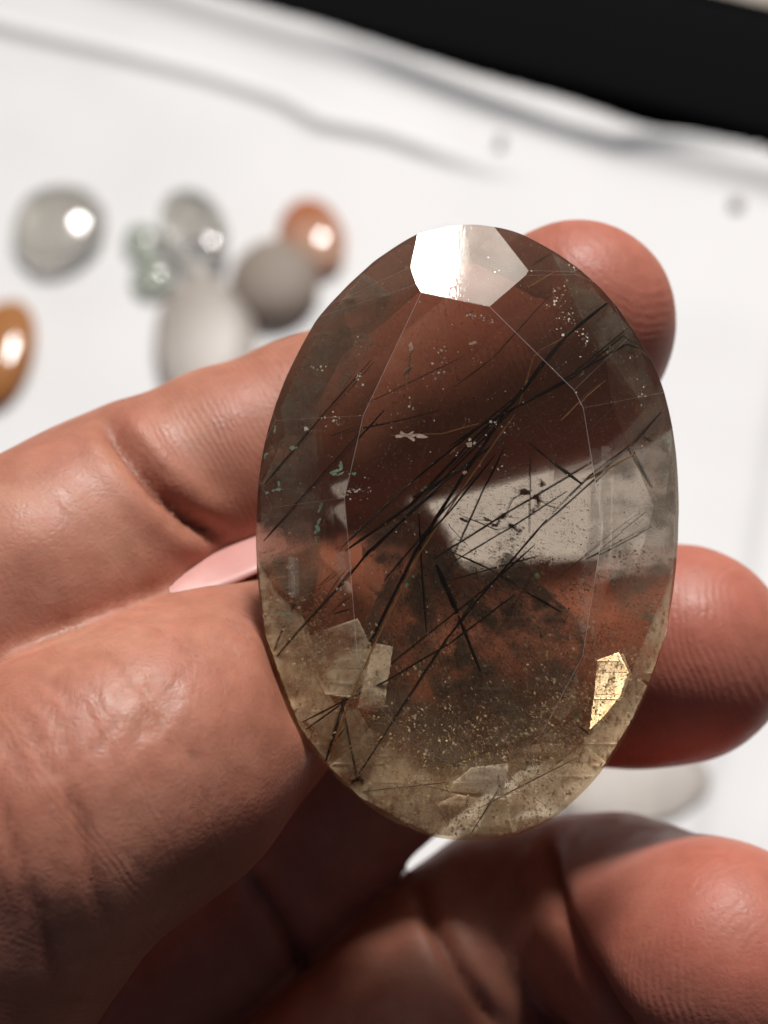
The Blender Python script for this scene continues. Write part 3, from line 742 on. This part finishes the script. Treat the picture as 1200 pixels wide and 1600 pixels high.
for k_, poly in enumerate(([(404,872),(432,925),(474,965),(490,1010),(500,1060),(440,1060),(415,990)], [(440,1060),(500,1060),(530,1110),(560,1160),(515,1195),(470,1135)],
    [(515,1195),(560,1160),(600,1190),(640,1220),(640,1285),(562,1243)], [(640,1220),(700,1235),(720,1240),(720,1308),(675,1302),(640,1285)],
    [(720,1240),(790,1245),(800,1300),(735,1308),(720,1308)], [(790,1245),(850,1210),(890,1245),(845,1284),(800,1300)], [(850,1210),(910,1160),(945,1190),(900,1240)],
    [(910,1160),(950,1090),(985,1050),(1010,1070),(985,1125),(945,1190)], [(985,1050),(1012,985),(1048,900),(1040,985),(1012,1065)],
    [(560,1160),(600,1110),(650,1150),(690,1180),(700,1235),(640,1220),(600,1190)], [(700,1235),(690,1180),(780,1175),(850,1160),(900,1165),(850,1210),(790,1245)])):
    ledge_patch('glow_shade_veil', poly, .30 if k_ < 9 else .45, F_GLOW if k_ not in (3, 6) else F_PEACH, TN)
for cx_, cy_, rx_, ry_ in ((660, 1000, 105, 130), (800, 1020, 100, 140), (730, 930, 120, 50), (630, 880, 75, 60), (720, 1130, 130, 60)):
    ledge_patch('glow_shade_veil', [(cx_+rx_*math.cos(t)*(1+.18*math.sin(3*t+cx_)), cy_+ry_*math.sin(t)*(1+.15*math.cos(4*t))) for t in np.linspace(0, 2*math.pi, 15, endpoint=False)], .42, F_UMB, TN, 0.09)
def p_low(xn, yn, x, y):
    rr = np.sqrt(xn**2+yn**2); v = (rr-0.60)/0.3 - (yn+0.25)/0.30 + 1.6*nz3(x, y, .35) + 1.3*nz3(x, y, 1.1, 3)
    return np.clip(v, 0, 1)*np.clip((-yn+0.05)*4, 0, 1)
def p_all(xn, yn, x, y): return np.clip(0.35+1.3*nz3(x, y, .35, 7)+0.6*nz3(x, y, 1.2, 9), 0.05, 1)*np.clip(1.1-yn*0.5, .3, 1)
grains('pale_grains', 15000, p_low, .04, .17, grain_mat('cream_grain', (1.0, 0.76, 0.50), (1.0, 0.94, 0.80)))  # cream mottling, gathered along the lower rim to imitate its glow
grains('brown_grains', 18000, p_all, .02, .09, grain_mat('brown_grain', (0.30, 0.19, 0.13), (0.62, 0.47, 0.36)))
def p_mid(xn, yn, x, y): return np.clip(1.5-((xn-.1)/.62)**2*1.5-((yn+.38)/.38)**2*1.5+1.2*nz3(x, y, .5, 4)+.8*nz3(x, y, 1.5, 6), 0, 1)
grains('dark_grains', 30000, p_mid, .03, .10, grain_mat('umber_grain', (0.05, 0.032, 0.026), (0.24, 0.165, 0.13)), (0.05, 0.9))
# sparkling chips and dust: nobody could count them
GL = N('chip_glint'); GL.p.inputs['Base Color'].default_value = (0.80, 0.70, 0.56, 1); GL.p.inputs['Roughness'].default_value = 0.3
GL.p.inputs['Metallic'].default_value = 0.2
vs, fs = [], []
CL = [(500,575,22,10,14),(562,592,10,8,8),(565,600,6,10,6),(524,660,20,12,22),(490,676,16,6,10),(560,770,26,12,34),(545,768,24,6,16),(458,900,8,30,46),(458,930,6,14,16),(535,905,10,26,24),(686,560,12,34,26),(680,592,10,14,16),
      (738,502,20,10,20),(760,510,8,10,10),(735,573,14,6,8),(868,470,26,22,40),(882,505,16,16,34),(906,528,10,12,16),(910,540,6,8,8),(898,408,8,6,14),(995,620,8,26,14),(975,560,14,10,8),(770,670,24,10,16),(640,642,8,8,6),
      (785,720,20,24,14),(757,1215,24,8,10),(962,1030,18,12,16),(620,640,20,50,12),(560,545,4,24,8),(648,1130,3,24,12),(698,1100,8,6,6)]
for (x, y, sx, sy, n_) in CL:
    for _ in range(n_):
        r = abs(random.gauss(0.9, 0.8))+0.7
        flake_mesh(x+random.gauss(0, sx*.5), y+random.gauss(0, sy*.5), random.choice((None, random.uniform(.02, .2))), r*MMP, r*MMP*random.uniform(.4, 1), random.uniform(0, 3), 4, vs, fs)
for _ in range(1100):
    a = random.uniform(0, 6.283); q = math.sqrt(random.random())*0.95
    x = 729+q*310*math.cos(a); y = 833+q*455*math.sin(a); r = random.uniform(.6, 1.7)
    flake_mesh(x, y, None if random.random() < .3 else random.uniform(.02, .9), r*MMP, r*MMP*random.uniform(.3, 1.2), random.uniform(0, 3), 4, vs, fs)
o = mesh_obj('sparkling_chips', vs, fs, GL.m, stone); o['kind'] = 'stuff'
DK = plain('dark_dust', (0.05, 0.025, 0.02), 0.6); vs, fs = [], []
for _ in range(4500):
    a = random.uniform(0, 6.283); q = math.sqrt(random.random())*0.9
    x = 745+q*290*math.cos(a); y = 900+q*380*math.sin(a); r = abs(random.gauss(.6, .5))+.35
    if random.random() < .3: x = random.gauss(800, 60); y = random.gauss(800, 40)
    if random.random() < .08: t = random.random(); x = 785+t*120+random.gauss(0, 6); y = 1225-t*85+random.gauss(0, 6); r *= 1.5
    flake_mesh(x, y, random.uniform(.3, .9), r*MMP, r*MMP*random.uniform(.4, 1), random.uniform(0, 3), 4, vs, fs)
o = mesh_obj('dark_specks', vs, fs, DK, stone); o['kind'] = 'stuff'

# ------------------------------------------------------------------ table, sheet and what lies on it
def poly_dist(P, pl):
    best = np.full(len(P), 1e9); side = np.zeros(len(P)); tt = np.zeros(len(P))
    L_ = 0; tot = sum(np.linalg.norm(pl[i+1]-pl[i]) for i in range(len(pl)-1))
    for i in range(len(pl)-1):
        a, b_ = pl[i], pl[i+1]; ab = b_-a; l2 = ab@ab
        t = np.clip(((P-a)@ab)/l2, 0, 1); d = P-a-t[:, None]*ab; dd = np.linalg.norm(d, axis=1)
        sg = np.sign(ab[0]*d[:, 1]-ab[1]*d[:, 0]); u = dd < best
        best = np.where(u, dd, best); side = np.where(u, sg, side); tt = np.where(u, (L_+t*math.sqrt(l2))/tot, tt)
        L_ += math.sqrt(l2)
    return best*side, tt
def tp(lst): return np.array([tuple(on_table(*p))[:2] for p in lst])
b = N('table_wood'); co = b.coord('Generated')
nz = b.n('ShaderNodeTexNoise', {'Vector': b.n('ShaderNodeMapping', {'Vector': co, 'Scale': (3, 40, 3)}), 'Scale': 3.0, 'Detail': 5.0})
b.set(b.p, 'Base Color', b.ramp(nz, [(0.3, (0.07, 0.04, 0.025)), (0.7, (0.14, 0.085, 0.05))])); b.p.inputs['Roughness'].default_value = 0.5
def slab(name, x0, x1, y0, y1, z0, z1, mat, parent=None, bev=0.001):
    bm = bmesh.new()
    v = [bm.verts.new(p) for p in ((x0,y0,z0),(x1,y0,z0),(x1,y1,z0),(x0,y1,z0),(x0,y0,z1),(x1,y0,z1),(x1,y1,z1),(x0,y1,z1))]
    for f in ((3,2,1,0),(4,5,6,7),(0,1,5,4),(1,2,6,5),(2,3,7,6),(3,0,4,7)): bm.faces.new([v[i] for i in f])
    if bev: bmesh.ops.bevel(bm, geom=bm.edges[:], offset=bev, segments=3, affect='EDGES', profile=0.5)
    me = bpy.data.meshes.new(name); bm.to_mesh(me); bm.free(); me.materials.append(mat)
    me.polygons.foreach_set('use_smooth', [True]*len(me.polygons))
    o = bpy.data.objects.new(name, me); COL.objects.link(o)
    if parent: o.parent = parent
    return o
t_ = slab('table_surface', -0.8, 0.8, -0.35, 1.05, -0.034, -0.004, b.m); t_['kind'] = 'structure'

# white sheet with folds
EDGE = tp([(150,-60),(330,0),(600,82),(760,130),(900,168),(1000,205),(1100,232),(1300,280)])
FOLD1 = tp([(-200,-10),(0,48),(200,100),(330,135),(440,172),(500,205),(600,222),(700,252),(770,272),(850,276)])
FOLD2 = tp([(480,62),(620,118),(760,168),(880,208),(960,232),(1080,238),(1240,262)])
FOLD3 = tp([(1225,560),(1200,700),(1170,900),(1140,1100),(1085,1330)])
xs = np.arange(-0.21, 0.24, 0.0012); ys = np.arange(0.03, 0.56, 0.0012)
GX, GY = np.meshgrid(xs, ys, indexing='ij'); P = np.stack([GX.ravel(), GY.ravel()], 1)
z = np.zeros(len(P))
def step(d, w_): return 0.5*(1+np.tanh(d/w_))
d, t = poly_dist(P, FOLD1); tap = np.clip((1-t)*6, 0, 1)
z += tap*0.0020*np.exp(-np.abs((d-0.0002)/np.where(d > 0, 0.0022, 0.0010))**2)
d, t = poly_dist(P, FOLD2); tap = np.clip(t*5, 0, 1)
z += tap*0.0019*np.exp(-np.abs(d/np.where(d > 0, 0.0022, 0.0012))**2) 
d3, t = poly_dist(P, FOLD3)
z += 0.0009*step(-d3, 0.0012) + 0.0006*np.exp(-((d3-0.012)/0.002)**2)
z += np.array([mnoise.noise(Vector((p[0]*14, p[1]*14, 1)))*0.0016 + mnoise.noise(Vector((p[0]*45, p[1]*45, 5)))*0.0004 for p in P])
dE, t = poly_dist(P, EDGE)
z += 0.0028*np.exp(-((dE+0.004)/0.005)**2)
keep = dE < 0.0                               # side towards the camera
z = z - z.min()*0 
z = np.maximum(z, -0.0025)
nx_, ny_ = len(xs), len(ys)
idm = np.arange(nx_*ny_).reshape(nx_, ny_)
q = np.stack([idm[:-1,:-1], idm[1:,:-1], idm[1:,1:], idm[:-1,1:]], -1).reshape(-1, 4)
kq = keep[q].all(1); q = q[kq]
used = np.unique(q); rm = -np.ones(nx_*ny_, int); rm[used] = np.arange(len(used))
b = N('white_paper'); co = b.coord()
nz = b.n('ShaderNodeTexNoise', {'Vector': co, 'Scale': 14.0, 'Detail': 4.0})
b.set(b.p, 'Base Color', b.ramp(nz, [(0.3, (0.70, 0.70, 0.70)), (0.7, (0.76, 0.76, 0.757))]))
b.p.inputs['Roughness'].default_value = 0.55
f_ = b.n('ShaderNodeTexNoise', {'Vector': co, 'Scale': 900.0, 'Detail': 3.0})
b.set(b.p, 'Normal', b.n('ShaderNodeBump', {'Height': b.math('MULTIPLY', f_, 0.00004), 'Distance': 1.0}))
sheet = mesh_obj('paper_sheet', np.c_[P[used], z[used]], rm[q], b.m, None, True)
so = sheet.modifiers.new('thick', 'SOLIDIFY'); so.thickness = 0.0003; so.offset = -1
tag(sheet, 'wrinkled white sheet spread over the table under the loose stones', 'sheet')

# black folder beyond the sheet
e0, e1 = on_table(310, 0), on_table(1200, 228)
ang = math.atan2(e1.y-e0.y, e1.x-e0.x)
b = N('black_leatherette'); nz = b.n('ShaderNodeTexNoise', {'Vector': b.coord(), 'Scale': 600.0, 'Detail': 3.0})
b.p.inputs['Base Color'].default_value = (0.003, 0.003, 0.0033, 1); b.p.inputs['Roughness'].default_value = 0.95
b.p.inputs['Specular IOR Level'].default_value = 0.08
b.set(b.p, 'Normal', b.n('ShaderNodeBump', {'Height': b.math('MULTIPLY', nz, 0.0001), 'Distance': 1.0}))
far = on_table(1130, 14)
dirv = Vector((math.cos(ang), math.sin(ang))); nrm = Vector((-dirv.y, dirv.x))
width = (Vector(far[:2])-Vector(e0[:2])).dot(nrm)
fol = bpy.data.objects.new('black_folder', None); COL.objects.link(fol)
fol.location = (e0.x, e0.y, -0.004); fol.rotation_euler = (0, 0, ang)
tag(fol, 'matte black folder lying across the far edge of the white sheet', 'folder')
slab('cover', -0.12, 0.30, 0.0, width, 0.0, 0.007, b.m, fol, 0.0018)
slab('spine', -0.12, 0.30, width+0.0002, width+0.004, 0.0005, 0.0062, b.m, fol, 0.0018)

b = N('cream_card'); nz = b.n('ShaderNodeTexNoise', {'Vector': b.coord(), 'Scale': 30.0, 'Detail': 4.0})
b.set(b.p, 'Base Color', b.ramp(nz, [(0.4, (0.42, 0.34, 0.26)), (0.6, (0.70, 0.64, 0.55))])); b.p.inputs['Roughness'].default_value = 0.7
card = slab('card', -0.02, 0.30, width+0.0055, width+0.16, 0.0, 0.004, b.m, None, 0.0005)
card.location = (e0.x, e0.y, -0.004); card.rotation_euler = (0, 0, ang)
tag(card, 'pale cream card peeking out beyond the black folder in the top right corner', 'card')

# loose stones on the sheet (out of focus)
def table_gem(px, py, wpx, hpx, rot, mat, label, name='loose_gem', tall=0.32, nf=12, tilt=0.0, cut=False, group='loose stones scattered on the white sheet'):
    c = on_table(px, py); dist = (c-CAM).length
    k = dist/math.sqrt(1+((px-600)/F)**2+((py-800)/F)**2)/F*1000
    a = wpx*k/2; bb = hpx*k/2/ (0.80 + 0.2*tall)
    h = 2*min(a, bb)*tall*0.78
    out = [(a*math.cos(t), bb*math.sin(t)) for t in np.linspace(0, 2*math.pi, 40, endpoint=False)]
    def sp(phi): return math.hypot(a*math.cos(phi), bb*math.sin(phi))
    vs = []; fs = []; nr, na = (6, 13) if cut else (14, 40)
    for i in range(nr):
        t = i/(nr-1)*math.pi/2*0.985; rr = math.cos(t)**0.85
        for j in range(na):
            u_ = 2*math.pi*j/na; wv_ = 1+0.02*math.sin(3*u_+px)
            vs.append((a*rr*math.cos(u_)*wv_*1e-3, bb*rr*math.sin(u_)*wv_*1e-3, (h*0.28+h*0.72*math.sin(t))*1e-3))
    low = len(vs)
    for j in range(na):
        u_ = 2*math.pi*j/na; vs.append((a*.8*math.cos(u_)*1e-3, bb*.8*math.sin(u_)*1e-3, 0))
    for i in range(nr-1):
        for j in range(na):
            j2 = (j+1) % na; fs.append((i*na+j, i*na+j2, (i+1)*na+j2, (i+1)*na+j))
    for j in range(na):
        j2 = (j+1) % na; fs.append((low+j, low+j2, j2, j))
    fs.append(tuple((nr-1)*na+j for j in range(na))); fs.append(tuple(low+j for j in range(na))[::-1])
    o = mesh_obj(name, vs, fs, mat, None, not cut)
    o.location = (c.x, c.y, 0.0014 + abs(math.sin(tilt))*bb*0.0008); o.rotation_euler = (tilt, 0, rot)
    tag(o, label, 'gemstone', group)
    return o
def gem_mat(name, col, tr, col2=None, rough=0.06):
    b = N(name); co = b.coord(); sep = b.n('ShaderNodeSeparateXYZ', {0: co})
    nz = b.n('ShaderNodeTexNoise', {'Vector': co, 'Scale': 260.0, 'Detail': 3.0})
    y = b.math('ADD', b.math('MULTIPLY', sep.outputs[1], 45.0), b.math('MULTIPLY', nz, 1.0))
    b.set(b.p, 'Base Color', b.ramp(y, [(0.25, col2 or col), (0.75, col)]))
    b.p.inputs['Specular IOR Level'].default_value = 0.3
    b.p.inputs['Transmission Weight'].default_value = tr; b.p.inputs['Roughness'].default_value = rough; b.p.inputs['IOR'].default_value = 1.5
    return b.m
G_CLR = gem_mat('clear_grey_quartz', (0.90, 0.88, 0.82), 0.9, (0.99, 0.97, 0.92))
G_GRN = gem_mat('greenish_quartz', (0.62, 0.70, 0.58), 0.8, (0.90, 0.92, 0.86))
G_ORG = gem_mat('orange_quartz', (0.62, 0.20, 0.07), 0.4, col2=(0.80, 0.52, 0.38))
G_AMB = gem_mat('amber_quartz', (0.52, 0.22, 0.07), 0.3)
G_BRN = gem_mat('brown_quartz', (0.42, 0.34, 0.28), 0.4, rough=0.6)
G_BEI = gem_mat('beige_quartz', (0.72, 0.65, 0.58), 0.6, (0.92, 0.86, 0.80), rough=0.45)
table_gem(95, 370, 146, 160, 0.0, G_CLR, 'round pale grey clear stone, farthest left of the loose cluster', cut=True)
table_gem(224, 388, 56, 60, 0.3, G_GRN, 'small greenish round stone, upper one of the tiny pair', tall=.4)
table_gem(241, 444, 66, 62, 0.5, G_GRN, 'small greenish round stone with bright spot, lower one of the tiny pair', tall=.4)
table_gem(306, 372, 100, 158, 0.35, G_CLR, 'clear oval stone with bright glow behind the tiny green pair', tall=.36, tilt=-0.12)
table_gem(488, 384, 104, 140, 0.2, G_ORG, 'orange oval stone with bright round highlight, behind the brown stone', tall=.4)
table_gem(322, 545, 158, 230, 0.1, G_BEI, 'large pale beige stone partly hidden behind the index finger', tall=.3)
table_gem(-2, 566, 118, 190, -0.1, G_AMB, 'amber brown oval stone cut off by the left picture edge', tall=.35)
g = table_gem(430, 456, 140, 150, 0.0, G_BRN, 'dull brown grey oval stone leaning between the orange and clear stones', tall=.38)
table_gem(975, 1225, 260, 130, 0.0, G_BEI, 'cream coloured stone glimpsed between middle and ring finger', tall=.14)
M_CR = plain('grey_crumb', (0.52, 0.50, 0.48), 0.8)
for (x, y, r, lab) in ((1150, 326, 1.6, 'small grey crumb on the sheet near the right picture edge'), (782, 226, 1.2, 'tiny grey crumb beside the long wrinkle of the sheet')):
    bm = bmesh.new(); bmesh.ops.create_icosphere(bm, subdivisions=2, radius=r*0.001)
    for v in bm.verts: v.co *= 1+0.35*mnoise.noise(v.co*900)
    for v in bm.verts: v.co.z *= 0.6
    me_ = bpy.data.meshes.new('crumb'); bm.to_mesh(me_); bm.free(); me_.materials.append(M_CR)
    o = bpy.data.objects.new('crumb', me_); COL.objects.link(o); p = on_table(x, y); o.location = (p.x, p.y, 0.0018); tag(o, lab, 'crumb')
